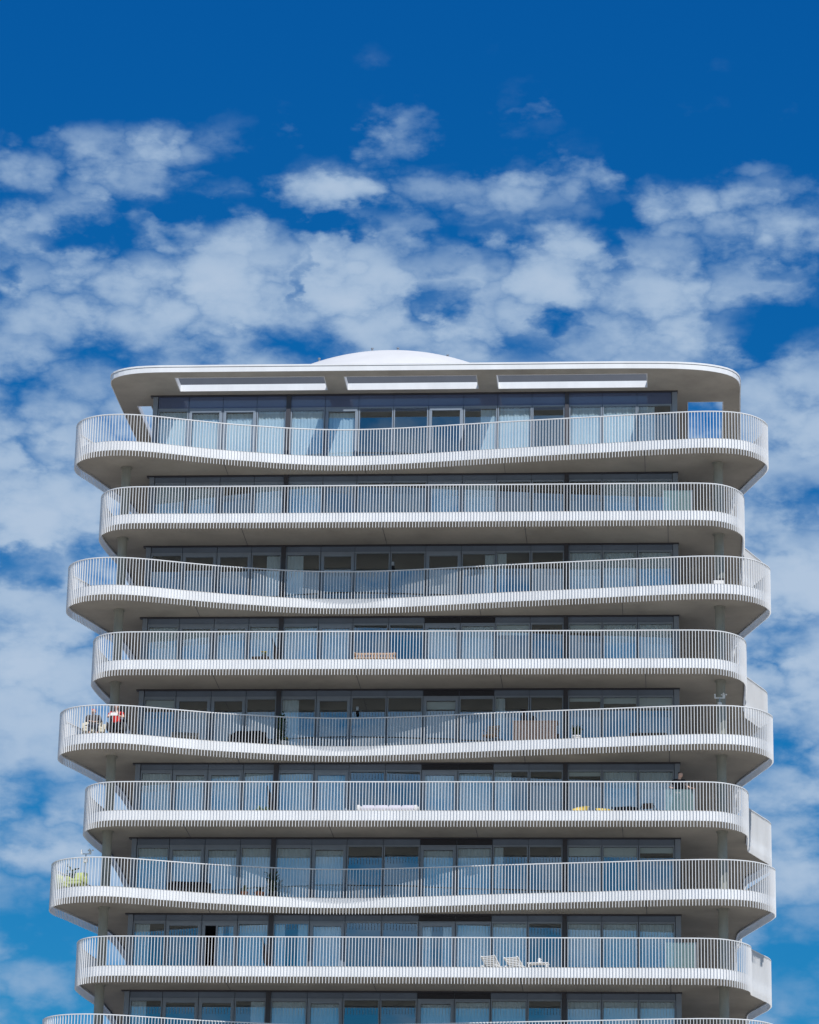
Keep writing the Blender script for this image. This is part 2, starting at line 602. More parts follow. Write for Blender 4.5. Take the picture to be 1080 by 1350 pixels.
def slab(mb, outer, holes, z0, z1):
    loops = [[Vector((p.x, p.y, 0)) for p in outer]] + [[Vector((x, y, 0)) for x, y in h] for h in holes]
    tris = tessellate_polygon(loops)
    flat = [p for l in loops for p in l]
    n = len(flat)
    vs = [(p.x, p.y, z0) for p in flat] + [(p.x, p.y, z1) for p in flat]
    fs = []
    for a, b, c in tris:
        nz = (flat[b] - flat[a]).cross(flat[c] - flat[a]).z
        if nz < 0:
            b, c = c, b
        fs.append((a + n, b + n, c + n))
        fs.append((a, c, b))
    base = 0
    for li, l in enumerate(loops):
        for i in range(len(l)):
            j = (i + 1) % len(l)
            fs.append((base + i, base + j, base + j + n, base + i + n))
        base += len(l)
    mb.add(vs, fs)


tower = thing('apartment_tower', 'white high-rise apartment tower with wavy wraparound balconies and finned railings', 'building', (W / 2, DEPTH / 2, 0))
TI = Matrix.Translation((-W / 2, -DEPTH / 2, 0))


def part(mb, name, m, parent=None, smooth=False):
    """a part of the tower, built in world coordinates"""
    o = mb.build(name, m, parent or tower, smooth)
    if parent is None:
        o.location = (-W / 2, -DEPTH / 2, 0)
    return o


# ------------------------------------------------------------------ ground
g = MB().add([(-3000, -3000, 0), (3000, -3000, 0), (3000, 3000, 0), (-3000, 3000, 0)], [(0, 1, 2, 3)])
tag(g.build('ground', M['ground']), kind='structure')

# ------------------------------------------------------------------ balconies
PEAK = {2: 4.5, 4: 3.0, 6: .85, 8: -.9, 10: -.9}     # where the right side starts to swing out
LOWEST = 10
for k in range(1, LOWEST + 1):
    ctrl = ODD if k % 2 else even_outline(PEAK[k])
    path = spline(ctrl, .1205)
    fr = frames(path)
    z = ZS(k)
    s = MB()
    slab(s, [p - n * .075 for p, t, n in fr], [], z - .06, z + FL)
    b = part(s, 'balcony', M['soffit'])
    bm_ = MB()
    ring(bm_, fr, [(-.032, z - .115), (-.032, z + .26), (-.055, z + .26), (-.055, z - .115)])
    bm_.build('fascia_band', M['white'], b)
    for xj in (2.3, 7.9, 13.5, 19.1):
        xj += (k % 3) * .9
        yf = min(p.y for p in path if abs(p.x - xj) < .2)
        MB().box(xj - .010, xj + .010, yf + .22, -.13, z - .066, z - .0605).build('soffit_joint', M['upstand'], b)
    fb = MB()
    hb = .010
    for p, t, n in fr:
        jz = random.uniform(-.004, .004)
        vs = []
        for zz in (z - .373 + jz, z + 1.365):
            for a, o in ((-hb, -.004), (hb, -.004), (hb, .042), (-hb, .042)):
                vs.append(p + t * a + n * o + Vector((0, 0, zz)))
        fb.add(vs, [(3, 2, 1, 0), (4, 5, 6, 7), (0, 1, 5, 4), (1, 2, 6, 5), (2, 3, 7, 6), (3, 0, 4, 7)])
    fb.build('baluster_row', M['white'], b)
    rb = MB()
    ring(rb, fr[::2], [(.048, z + 1.362), (.048, z + 1.394), (-.022, z + 1.394), (-.022, z + 1.362)])
    rb.build('handrail', M['white'], b)

# round columns at the two front corners
for k in range(2, LOWEST + 1):
    for cx in (-.80, 22.89):
        z0, z1 = ZS(k) + FL, ZS(k - 1) - .06
        part(MB().lathe([(.185, 0), (.185, z1 - z0 - .05), (.23, z1 - z0 - .05), (.23, z1 - z0 - .002)], 24, (cx, -1.04, z0)), 'column', M['column'], smooth=True)

# ------------------------------------------------------------------ facade
BX = [.20, 1.47, 2.87, 4.26, 5.56, 7.05, 8.42, 9.84, 11.26, 12.68, 14.06, 15.45, 16.86, 18.28, 19.68, 21.08]
DOORS = (1, 2, 5, 8)
CURT = {1: 'CCCCCC...RC.CCL', 2: 'CC.CC...CC...CC', 3: '...RL....rl.CCC', 4: 'CCCCCC..CCb.bCC', 5: 'b...L...b.l.bbb', 6: 'CCCCCC..CCL.bCC',
        7: 'CCCCCC..CCl.bbb', 8: 'L.BCBC..BCC.CCC', 9: 'L..RCC..CCC.CCC'}
cur_cache = {}


def curtain(x0, x1, z0, z1, y):
    mb = MB()
    n = max(8, int((x1 - x0) / .02))
    vs, fs = [], []
    ph = random.uniform(0, 6)
    for i in range(n + 1):
        x = x0 + (x1 - x0) * i / n
        d = .016 * math.sin(x * 46 + ph) + .012 * math.sin(x * 17 + ph * 2)
        vs += [(x, y + d * .8, z1), (x + .01 * math.sin(x * 8 + ph), y + d * 1.3, z0)]
    for i in range(n):
        fs.append((2 * i, 2 * i + 1, 2 * i + 3, 2 * i + 2))
    return mb.add(vs, fs)


for k in range(1, 10):
    zf, zh = ZS(k) + FL, ZS(k - 1) - (.06 if k > 1 else 0)
    ph = .56 if k == 1 else .29                     # spandrel height
    # black shadow gap, spandrel strip with seams, sill
    part(MB().box(-.12, W + .02, -.10, .12, zh - .055, zh - .002), 'shadow_gap', M['darkframe'])
    sp, lv = MB(), MB()
    for i in range(15):
        dark = i in (8, 9) and k >= 4 or (k == 1 and i in (5, 9))
        tgt = lv if dark and k > 1 else sp
        tgt.box(BX[i] + .012, BX[i + 1] - .012, -.015 if tgt is sp else .005, .05 if tgt is lv else .055, zh - ph, zh - .057)
        if tgt is lv:
            for q in range(4):
                zz = zh - ph + .03 + q * (ph - .1) / 4
                lv.box(BX[i] + .03, BX[i + 1] - .03, -.012, .004, zz, zz + .02)
    sp.box(BX[0] + .012, BX[15] - .012, .052, .09, zh - ph, zh - .057)
    part(sp, 'spandrel_strip', M['bluepanel'] if k == 1 else M['spandrel'])
    if lv.v:
        part(lv, 'vent_louvre', M['louvre'])
    for xa, xb, pr in ((-.01, .185, .06), (BX[4] - .09, BX[4] + .09, .12), (BX[12] - .08, BX[12] + .08, .12), (21.09, W, .06)):
        part(MB().box(xa, xb, -pr, .10, zf, zh - .057), 'mullion_post', M['frame'] if pr < .1 else M['darkframe'])
    for i in range(15):
        x0, x1 = BX[i] + .012, BX[i + 1] - .012
        if i in (3, 11):
            x1 -= .08
        if i in (4, 12):
            x0 += .08
        zb, zt = zf + .01, zh - ph - .004
        door = i in DOORS
        xc = (x0 + x1) / 2
        fm = MB()
        fw = .045
        # outer frame, butted end to end
        th = .055
        fm.box(x0 - xc, x1 - xc, -.05, .06, zt - zb - th, zt - zb)
        fm.box(x0 - xc, x1 - xc, -.05, .06, 0, .06)
        fm.box(x0 - xc, x0 - xc + fw, -.045, .055, .06, zt - zb - th)
        fm.box(x1 - xc - fw, x1 - xc, -.045, .055, .06, zt - zb - th)
        ia, ib, it, ibt = x0 - xc + fw, x1 - xc - fw, zt - zb - th, .06
        opened = (k == 8 and i == 2)
        if door:
            dw = .085
            sh = -.0
            fm.box(ia, ib, -.075, .02, it - .13, it - .004)
            fm.box(ia, ib, -.075, .02, ibt + .004, ibt + .12)
            fm.box(ia, ia + dw, -.07, .015, ibt + .12, it - .13)
            fm.box(ib - dw, ib, -.07, .015, ibt + .12, it - .13)
            ia, ib, it, ibt = ia + dw, ib - dw, it - .13, ibt + .12
            if opened:
                xm = ia + .42
                fm.box(xm, xm + .07, -.07, .015, ibt, it)
                ia = xm + .07
        elif i in (0, 3, 4, 9):
            fm.box(ia, ib, -.03, .05, it - .05, it - .002)
            it -= .05
        nm = 'sliding_door' if door else 'window'
        o = fm.build(nm, M['frame'], tower)
        o.location = (xc - W / 2, -DEPTH / 2, zb)
        MB().add([(ia, 0, ibt), (ib, 0, ibt), (ib, 0, it), (ia, 0, it)], [(0, 1, 2, 3)]).build('pane', M['glass'], o).rotation_euler = (random.uniform(-.004, .004), 0, random.uniform(-.006, .006))
        c = CURT[k][i]
        a, bb = ia + .01, ib - .01
        wd = bb - a
        spec = {'C': [(a, bb)], 'L': [(a, a + wd * .5)], 'R': [(bb - wd * .5, bb)], 'r': [(bb - wd * .3, bb)], 'l': [(a, a + wd * .28)],
                'B': [(a, a + wd * .3), (bb - wd * .3, bb)]}.get(c, [])
        for q0, q1 in spec:
            curtain(q0, q1, .07, it - .01, .10 + .03 * random.random()).build('curtain', M['curtain'], o, True)
        if c == 'b':
            MB().box(a, bb, .10, .112, it - random.uniform(.12, .5), it - .01).build('roller_blind', M['blind'], o)
    # rooms behind the glass
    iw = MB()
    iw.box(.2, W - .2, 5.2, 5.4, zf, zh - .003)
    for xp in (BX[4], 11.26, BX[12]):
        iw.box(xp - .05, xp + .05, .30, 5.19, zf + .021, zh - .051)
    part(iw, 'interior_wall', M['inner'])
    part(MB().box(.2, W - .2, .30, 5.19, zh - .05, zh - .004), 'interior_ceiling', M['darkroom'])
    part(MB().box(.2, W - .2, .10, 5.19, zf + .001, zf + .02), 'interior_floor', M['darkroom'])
    # the other three sides: glazed the same way, seen only from elsewhere
    sd = MB()
    sd.box(0, .1, .13, DEPTH, zf, zh - .003)
    sd.box(W - .1, W, .13, DEPTH, zf, zh - .003)
    sd.box(.1, W - .1, DEPTH - .1, DEPTH, zf, zh - .003)
    part(sd, 'side_wall', M['spandrel'])

part(MB().box(.3, W - .3, .3, DEPTH - .3, 0, ZS(LOWEST) - .064), 'lower_storeys', M['spandrel'])

part(MB().box(.3, W - .3, .3, DEPTH - .3, ZS(LOWEST) + FL + .002, ZS(9) - .064), 'lower_storeys', M['spandrel'])

# ------------------------------------------------------------------ roof
ROOF = [(-1.56, -.6), (-1.54, -1.55), (-1.40, -1.96), (-1.0, -2.32), (-.43, -2.55), (.31, -2.65), (2, -2.66), (6, -2.64), (11, -2.62), (15.5, -2.60), (19.5, -2.57), (21.4, -2.46),
        (22.5, -2.22), (23.3, -1.78), (23.66, -1.29), (23.80, -.75), (23.84, 1), (23.9, 5.6), (23.9, 10), (23.8, 17), (23.3, 19), (22, 20.1), (19, 20.4), (10, 20.4), (2, 20.4), (-.2, 20), (-1.2, 18.8), (-1.5, 17), (-1.52, 10), (-1.5, 5.2), (-1.55, 1.5)]
rp = spline(ROOF, .3)
rf = frames(rp)
HOLES = [(1.14, 7.20, -2.02, -.52), (7.97, 13.32, -1.98, -.50), (14.08, 20.12, -1.97, -.47), (-.86, -.25, 1.05, 6.2), (21.70, 23.17, 1.17, 6.2)]
z0 = ZS(0)
sr = MB()
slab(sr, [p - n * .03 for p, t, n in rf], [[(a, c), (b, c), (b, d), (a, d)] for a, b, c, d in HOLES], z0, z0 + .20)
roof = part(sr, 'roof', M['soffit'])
fa = MB()
ring(fa, rf, [(0, z0 - .015), (0, z0 + .19), (-.028, z0 + .19), (-.028, z0 - .015)])
fa.build('roof_fascia', M['white'], roof)
lp = MB()
ring(lp, rf, [(.02, z0 + .205), (.02, z0 + .275), (-.22, z0 + .275), (-.22, z0 + .205)])
lp.build('roof_coping', M['white'], roof)
ln = MB()
for a, b, c, d in HOLES:
    e = .035
    ln.box(a + .002, b - .002, c + .002, c + e, z0 - .012, z0 + .27)
    ln.box(a + .002, b - .002, d - e, d - .002, z0 - .012, z0 + .27)
    ln.box(a + .002, a + e, c + e, d - e, z0 - .012, z0 + .27)
    ln.box(b - e, b - .002, c + e, d - e, z0 - .012, z0 + .27)
ln.build('skylight_lining', M['white'], roof)
up = MB()
up.box(.6, 20.8, -.42, -.25, z0 + .246, z0 + 1.05)
up.build('roof_upstand', M['upstand'], roof)
mem = MB()
slab(mem, [p - n * .23 for p, t, n in rf], [[(a - .02, c - .02), (b + .02, c - .02), (b + .02, d + .02), (a - .02, d + .02)] for a, b, c, d in HOLES], z0 + .235, z0 + .245)
mem.build('roof_membrane', M['roofmem'], roof)
# shallow dome: cap of a big sphere
dm = MB()
Rr, cz = 10.4, 48 - 1.86 - .33
zb = z0 + .25
prof = []
a0 = math.acos((zb - cz) / Rr)
for i in range(25):
    a = a0 * (1 - i / 24) + .0006
    prof.append((Rr * math.sin(a), cz + Rr * math.cos(a)))
dm.lathe(prof, 96, (9.15, 9.0, 0))
dome = dm.build('roof_dome', M['roofmem'], roof, True)
for ax, ay, az_ in ((-2.9, -3.45, 0), (-4.1, -3.1, 0), (-.6, -3.85, 0), (2.6, -3.6, 0), (.5, -3.9, 0)):
    rr = math.hypot(ax, ay)
    zz = cz + math.sqrt(Rr * Rr - rr * rr)
    MB().lathe([(.035, 0), (.035, .09), (.06, .09), (.06, .13)], 10, (9 + ax, 9 + ay, zz - .02)).build('safety_anchor', M['steel'], roof)
MB().lathe([(.05, 0), (.05, .12), (.16, .16), (.16, .24), (.05, .30)], 14, (23.48, -.25, z0 + .274)).build('roof_vent', M['white'], roof, True)

# teal glass screens standing just inside the railing at the right end of the facade
for k in (2, 6, 8):
    zf = ZS(k) + FL
    h = 1.03 if k == 6 else 1.12
    pn = part(MB().box(20.72, 21.84, -2.11, -2.095, zf + .06, zf + h), 'glass_screen', M['screen'])
    MB().box(20.70, 20.74, -2.12, -2.085, zf + .002, zf + h + .01).build('clamp_post', M['steel'], pn)
    MB().box(21.82, 21.86, -2.12, -2.085, zf + .002, zf + h + .01).build('clamp_post', M['steel'], pn)
for k, x in ((3, 9.965), (5, 8.69)):
    zf = ZS(k) + FL
    la = part(MB().box(x - .05, x + .05, -.16, -.052, zf + 1.74, zf + 1.90), 'wall_lantern', M['steel'])
    MB().lathe([(.035, 0), (.055, .02), (.055, .15), (.035, .17)], 12, (x, -.14, zf + 1.565)).build('lamp_shade', M['black'], la)

# ------------------------------------------------------------------ people
def skin_mesh(name, pts, edges, m, parent, lvl=2):
    """one continuous surface grown round a skeleton: pts = (x, y, z, radius or (rx, ry))"""
    me = bpy.data.meshes.new(name)
    me.from_pydata([p[:3] for p in pts], edges, [])
    o = bpy.data.objects.new(name, me)
    C.objects.link(o)
    sk = o.modifiers.new('s', 'SKIN')
    sk.use_smooth_shade = True
    for i, p in enumerate(pts):
        r = p[3]
        me.skin_vertices[0].data[i].radius = r if isinstance(r, tuple) else (r, r)
    me.skin_vertices[0].data[0].use_root = True
    ss = o.modifiers.new('u', 'SUBSURF')
    ss.levels = ss.render_levels = lvl
    bpy.context.view_layer.update()
    ev = o.evaluated_get(bpy.context.evaluated_depsgraph_get())
    new = bpy.data.meshes.new_from_object(ev)
    o.modifiers.clear()
    o.data = new
    bpy.data.meshes.remove(me)
    new.name = name
    new.materials.clear()
    new.materials.append(m)
    new.polygons.foreach_set('use_smooth', [True] * len(new.polygons))
    o.parent = parent
    return o


def chain(a, b):
    return [(i, i + 1) for i in range(a, b)]


def person(label, loc, rz, hip, chest, neck, head, arms, legs, top, bottom, hair, cap=None, long_sleeve=False):
    """arms: two lists shoulder-elbow-wrist-fingertip direction; legs: hip-knee-ankle-toe"""
    t = thing('person', label, 'person', loc, rz, None)
    P, E = [], []

    def v(p, r):
        P.append((*p, r))
        return len(P) - 1
    h = Vector(hip)
    c = Vector(chest)
    nk = Vector(neck)
    hd = Vector(head)
    root = v(h, (.15, .11))
    mid = v(h.lerp(c, .5), (.135, .10))
    ch = v(c, (.165, .115))
    sh = v(c.lerp(nk, .6), (.10, .08))
    n_ = v(nk, .052)
    E += [(root, mid), (mid, ch), (ch, sh), (sh, n_)]
    up = (hd - nk).normalized()
    jaw = v(hd - up * .065, (.072, .084))
    cr = v(hd + up * .035, (.086, .102))
    tp = v(hd + up * .105, (.062, .074))
    E += [(n_, jaw), (jaw, cr), (cr, tp)]
    face = Vector(arms['face']).normalized()
    nose = v(hd - up * .012 + face * .118, .015)
    E.append((cr, nose))
    side = up.cross(face).normalized()
    for sgn in (-1, 1):
        e1 = v(hd + side * sgn * .094 - up * .005, .017)
        E.append((cr, e1))
    sleeve = []
    for key in ('l', 'r'):
        s_, el, wr, tipd = [Vector(q) for q in arms[key]]
        a = v(s_, .058)
        b = v(s_.lerp(el, .5), .048)
        c_ = v(el, .041)
        d = v(wr, .029)
        tipd = tipd.normalized()
        palm = v(wr + tipd * .065, (.042, .020))
        E += [(ch, a), (a, b), (b, c_), (c_, d), (d, palm)]
        sd = tipd.cross(Vector((0, 0, 1)))
        sd = sd.normalized() if sd.length > .1 else Vector((1, 0, 0))
        dn = Vector((0, 0, -.35))
        for q, ln in ((-1.5, .062), (-.5, .078), (.5, .083), (1.5, .075)):
            f1 = v(wr + tipd * .105 + sd * q * .019, .0095)
            f2 = v(wr + tipd * (.105 + ln * .55) + sd * q * .021 + dn * .03, .009)
            f3 = v(wr + tipd * (.105 + ln) + sd * q * .021 + dn * .12, .008)
            E += [(palm, f1), (f1, f2), (f2, f3)]
        t1 = v(wr + tipd * .05 - sd * .045, .011)
        t2 = v(wr + tipd * .095 - sd * .062, .009)
        E += [(d, t1), (t1, t2)]
        sleeve.append((s_, el, wr))
    for key in ('l', 'r'):
        a0, kn, an, toe = [Vector(q) for q in legs[key]]
        a = v(a0, .085)
        b = v(a0.lerp(kn, .5), .075)
        k_ = v(kn, .056)
        m_ = v(kn.lerp(an, .4), .052)
        d = v(an, .036)
        e = v(toe, .034)
        E += [(root, a), (a, b), (b, k_), (k_, m_), (m_, d), (d, e)]
    skin_mesh('body', P, E, M['skin'], t, 2)
    # clothes follow the body, a little wider
    Q, F = [], []

    def w(p, r):
        Q.append((*p, r))
        return len(Q) - 1
    r0 = w(h, (.175, .13))
    r1 = w(h.lerp(c, .5), (.17, .125))
    r2 = w(c, (.19, .14))
    r3 = w(c.lerp(nk, .55), (.115, .095))
    F += [(r0, r1), (r1, r2), (r2, r3)]
    for s_, el, wr in sleeve:
        a = w(s_, .078)
        b = w(s_.lerp(el, .62), .068)
        F += [(r2, a), (a, b)]
        if long_sleeve:
            c1 = w(el, .058)
            c2 = w(el.lerp(wr, .9), .045)
            F += [(b, c1), (c1, c2)]
    skin_mesh('shirt', Q, F, top, t, 2)
    Q2, F2 = [(*h, (.18, .135))], []
    for key in ('l', 'r'):
        a0, kn, an, toe = [Vector(q) for q in legs[key]]
        b = len(Q2)
        Q2 += [(*a0, .105), (*a0.lerp(kn, .5), .092), (*kn, .074), (*kn.lerp(an, .85), .058)]
        F2 += [(0, b)] + chain(b, b + 3)
    skin_mesh('trousers', Q2, F2, bottom, t, 2)
    for key in ('l', 'r'):
        an, toe = Vector(legs[key][2]), Vector(legs[key][3])
        d = (toe - an)
        skin_mesh('shoe', [(*(an + Vector((0, 0, -.02))), .046), (*(an.lerp(toe, .55) + Vector((0, 0, -.025))), (.05, .04)), (*(toe + d.normalized() * .03), (.046, .032))], [(0, 1), (1, 2)], M['black'], t, 1)
    hb = hd + up * .05 - face * .022
    skin_mesh('cap' if cap else 'hair', [(*(hb - up * .05 - face * .02), (.094, .096)), (*hb, (.100, .108)), (*(hb + up * .065), (.074, .084))], [(0, 1), (1, 2)], cap or hair, t, 2)
    return t


def FZ(k):
    return ZS(k) + FL + .004


# man standing behind the glass screen, forearms on its top edge
person('man in black t-shirt standing behind a teal glass screen, looking down to the right', (21.25, -1.72, FZ(6)), 0,
       (-.02, .02, .93), (0, -.06, 1.33), (.03, -.12, 1.53), (.06, -.17, 1.65),
       {'face': (.62, -.72, -.3), 'l': ((-.21, -.06, 1.45), (-.33, -.16, 1.17), (-.30, -.36, 1.085), (.35, -1, -.05)), 'r': ((.21, -.08, 1.44), (.32, -.20, 1.20), (.46, -.37, 1.075), (.75, -.7, -.05))},
       {'l': ((-.10, .02, .88), (-.11, -.02, .48), (-.11, .05, .07), (-.12, -.10, .04)), 'r': ((.10, .02, .88), (.11, -.03, .48), (.12, .06, .07), (.14, -.09, .04))},
       M['black'], M['denim'], M['hairdark'])
# two people sitting on the round corner of the fifth balcony
seat = {'l': ((-.10, .0, .46), (-.13, -.42, .48), (-.13, -.50, .09), (-.14, -.64, .05)), 'r': ((.10, .0, .46), (.14, -.42, .48), (.16, -.46, .09), (.18, -.60, .05))}
person('person with a red cap and dark clothes lounging in a cream armchair', (-1.38, -2.25, FZ(5)), 12,
       (0, .02, .50), (0, .12, .84), (0, .12, 1.01), (0, .08, 1.13),
       {'face': (.2, -1, -.25), 'l': ((-.21, .12, .95), (-.30, -.02, .72), (-.14, -.22, .66), (.8, -.5, -.1)), 'r': ((.21, .12, .95), (.30, -.04, .72), (.12, -.24, .64), (-.6, -.7, -.1))},
       seat, M['greyf'], M['denim'], M['hairdark'], cap=M['red'], long_sleeve=True)
rd = person('person in a red top reading a white sheet beside the concrete column', (-.52, -2.10, FZ(5)), 2,
            (0, .06, .62), (0, .05, 1.0), (0, .02, 1.20), (0, -.02, 1.34),
            {'face': (0, -1, -.45), 'l': ((-.22, .04, 1.12), (-.31, -.10, .90), (-.13, -.32, .90), (.5, -.6, .3)), 'r': ((.22, .04, 1.12), (.31, -.10, .90), (.13, -.32, .90), (-.5, -.6, .3))},
            {'l': ((-.10, .02, .58), (-.15, -.42, .60), (-.15, -.46, .09), (-.16, -.60, .05)), 'r': ((.10, .02, .58), (.15, -.42, .60), (.16, -.46, .09), (.18, -.60, .05))},
            M['red'], M['black'], M['hairdark'])
pp = MB()
mt = Matrix.Translation((-.52, -2.57, FZ(5) + .92)) @ Matrix.Rotation(R(-35), 4, 'X')
pp.box(-.14, .14, -.003, .003, -.09, .09, mt)
tag(pp.build('paper_sheet', M['paper']), 'white sheet of paper held by the person in red', 'paper')


# ------------------------------------------------------------------ furniture
def armchair(label, loc, rz, frame, cushion, w=.74, h=.72, sh=.40, group=None, legs=True):
    t = thing('armchair', label, 'armchair', loc, rz, group)
    f = MB()
    f.soft(-w / 2, w / 2, -.32, .34, sh - .14, sh - .03, .03)
    f.build('seat_frame', frame, t)
    mt_ = Matrix.Translation((0, .33, sh - .03)) @ Matrix.Rotation(R(-14), 4, 'X')
    MB().soft(-w / 2 + .04, w / 2 - .04, -.05, .06, 0, h - sh + .03, .035, mt_).build('backrest', frame, t, True)
    for s_ in (-1, 1):
        MB().soft(s_ * w / 2 - .045, s_ * w / 2 + .045, -.30, .30, sh - .03, sh + .19, .03).build('armrest', frame, t, True)
    MB().soft(-w / 2 + .06, w / 2 - .06, -.31, .27, sh - .028, sh + .08, .045).build('seat_cushion', cushion, t, True)
    MB().soft(-w / 2 + .07, w / 2 - .07, -.13, -.02, .06, h - sh + .01, .045, mt_).build('back_cushion', cushion, t, True)
    if legs:
        for sx in (-1, 1):
            for sy in (-1, 1):
                MB().tube([(sx * (w / 2 - .06), sy * .27, 0), (sx * (w / 2 - .08), sy * .25, sh - .13)], .022).build('leg', frame, t)
    return t


def sofa(label, loc, rz, frame, cushion, w=2.0, h=.72, n=3, sh=.36, cat='sofa'):
    t = thing('sofa', label, cat, loc, rz)
    f = MB()
    f.soft(-w / 2, w / 2, -.38, .38, .10, sh, .03)
    f.build('base', frame, t)
    MB().soft(-w / 2, w / 2, .26, .38, sh + .002, h, .03).build('backrest', frame, t, True)
    for s_ in (-1, 1):
        MB().soft(s_ * (w / 2 - .06) - .06, s_ * (w / 2 - .06) + .06, -.38, .255, sh + .002, sh + .2, .03).build('armrest', frame, t, True)
    cw = (w - .26) / n
    for i in range(n):
        a = -w / 2 + .13 + i * cw
        MB().soft(a + .01, a + cw - .01, -.37, .10, sh + .002, sh + .13, .05).build('seat_cushion', cushion, t, True)
        MB().soft(a + .01, a + cw - .01, .10, .255, sh + .05, h + .02, .06).build('back_cushion', cushion, t, True)
    for sx in (-1, 1):
        for sy in (-1, 1):
            MB().box(sx * (w / 2 - .08) - .025, sx * (w / 2 - .08) + .025, sy * .30 - .025, sy * .30 + .025, 0, .10).build('foot', frame, t)
    return t


def slat_chair(label, loc, rz, m, h=.86, w=.5, group=None, sh=.43):
    t = thing('chair', label, 'chair', loc, rz, group)
    s_ = MB()
    s_.soft(-w / 2, w / 2, -.23, .23, sh - .035, sh, .015)
    s_.build('seat', m, t)
    for sx in (-1, 1):
        MB().tube([(sx * (w / 2 - .03), -.20, 0), (sx * (w / 2 - .03), -.20, sh - .03)], .017).build('leg', m, t)
        MB().tube([(sx * (w / 2 - .03), .20, 0), (sx * (w / 2 - .03), .21, sh), (sx * (w / 2 - .03), .29, h)], .017).build('leg', m, t)
    b = MB()
    for q in range(5):
        zz = sh + .10 + q * (h - sh - .14) / 4
        yy = .21 + .08 * (zz - sh) / (h - sh)
        b.box(-w / 2 + .03, w / 2 - .03, yy - .012, yy + .012, zz, zz + .05)
    b.tube([(0, .215, sh), (0, .29, h)], .014)
    b.build('backrest', m, t)
    ar = MB()
    for sx in (-1, 1):
        MB().tube([(sx * (w / 2), .24, sh + .22), (sx * (w / 2), -.20, sh + .20), (sx * (w / 2 - .02), -.20, sh - .02)], .015).build('armrest', m, t)
    return t


def bench(label, loc, rz, m, w=1.6, h=.78):
    t = thing('bench', label, 'bench', loc, rz)
    s_ = MB()
    for q in range(4):
        s_.box(-w / 2, w / 2, -.24 + q * .12, -.14 + q * .12, .40, .43)
    for xx in (-w / 2 + .12, w / 2 - .12):
        s_.box(xx - .02, xx + .02, -.24, .22, .37, .40)
    s_.build('seat', m, t)
    b = MB()
    b.box(-w / 2, w / 2, .245, .285, h - .07, h)
    b.box(-w / 2, w / 2, .245, .285, .50, .55)
    n = int(w / .1)
    for q in range(n):
        xx = -w / 2 + .06 + q * (w - .12) / (n - 1)
        b.box(xx - .025, xx + .025, .255, .275, .55, h - .07)
    b.build('backrest', m, t)
    for sx in (-1, 1):
        x = sx * (w / 2 - .03)
        MB().box(x - .03, x + .03, -.24, -.18, 0, .40).build('leg', m, t)
        MB().box(x - .03, x + .03, .20, .245, 0, h - .02).build('leg', m, t)
        MB().box(x - .035, x + .035, -.26, .20, .60, .635).build('armrest', m, t)
    return t


def lounger(label, loc, rz, m, back=35, group=None, post=False):
    """low white slatted lounger: bed along +x, raised back at -x"""
    t = thing('slatted_lounger', label, 'lounger', loc, rz, group)
    t.scale = (1, 1, .86)
    f = MB()
    for sy in (-1, 1):
        f.box(-.55, .75, sy * .28 - .03, sy * .28 + .03, .24, .31)
    f.box(.75, .80, -.31, .31, .24, .31)
    for q in range(9):
        x = -.10 + q * .095
        f.box(x, x + .07, -.25, .25, .305, .325)
    f.build('bed', m, t)
    b = MB()
    mt_ = Matrix.Translation((-.14, 0, .30)) @ Matrix.Rotation(R(180 + back), 4, 'Y')
    for sy in (-1, 1):
        b.box(0, .62, sy * .27 - .025, sy * .27 + .025, -.025, .025, mt_)
    for q in range(6):
        b.box(.04 + q * .10, .10 + q * .10, -.245, .245, -.012, .018, mt_)
    b.build('backrest', m, t)
    for sx in (-.48, .70):
        for sy in (-1, 1):
            MB().box(sx - .03, sx + .03, sy * .28 - .025, sy * .28 + .025, 0, .24).build('leg', m, t)
    return t


def potted(label, loc, pot_m, leaf_m, r=.16, ph=.26, fh=.45, n=90, spread=.2, lw=.035, ll=.16, flower=None, cat='potted plant', up=.6):
    t = thing('potted_plant', label, cat, loc)
    MB().lathe([(r * .72, 0), (r, ph - .04), (r * 1.07, ph - .04), (r * 1.07, ph), (r * .9, ph), (r * .9, ph - .05), (.01, ph - .05)], 18).build('pot', pot_m, t)
    MB().lathe([(r * .89, ph - .07), (r * .89, ph - .035), (.01, ph - .03)], 14).build('soil', M['soil'], t)
    st, lf, fl = MB(), MB(), MB()
    ns = 7
    for q in range(ns):
        a = q * 2.4
        e = Vector((math.cos(a) * spread * random.uniform(.2, 1), math.sin(a) * spread * random.uniform(.2, 1), ph + fh * random.uniform(.7, 1)))
        b = Vector((math.cos(a) * r * .3, math.sin(a) * r * .3, ph - .04))
        mid = b.lerp(e, .5) + Vector((0, 0, .05))
        st.tube([b, mid, e], [.008, .007, .004], 5)
        for j in range(n // ns):
            p = b.lerp(e, random.uniform(.15, 1))
            d = Vector((random.uniform(-1, 1), random.uniform(-1, 1), random.uniform(-.2, 1) * up + .1))
            lf.leaf(p, d, ll * random.uniform(.6, 1.2), lw * random.uniform(.7, 1.2))
        if flower:
            for j in range(12):
                aa = j * math.pi / 6
                fl.leaf(e, Vector((math.cos(aa), math.sin(aa), .35)), .07, .02)
    st.build('stem', M['leaf'], t)
    lf.build('foliage', leaf_m, t)
    if flower:
        fl.build('flower_head', flower, t)
    return t


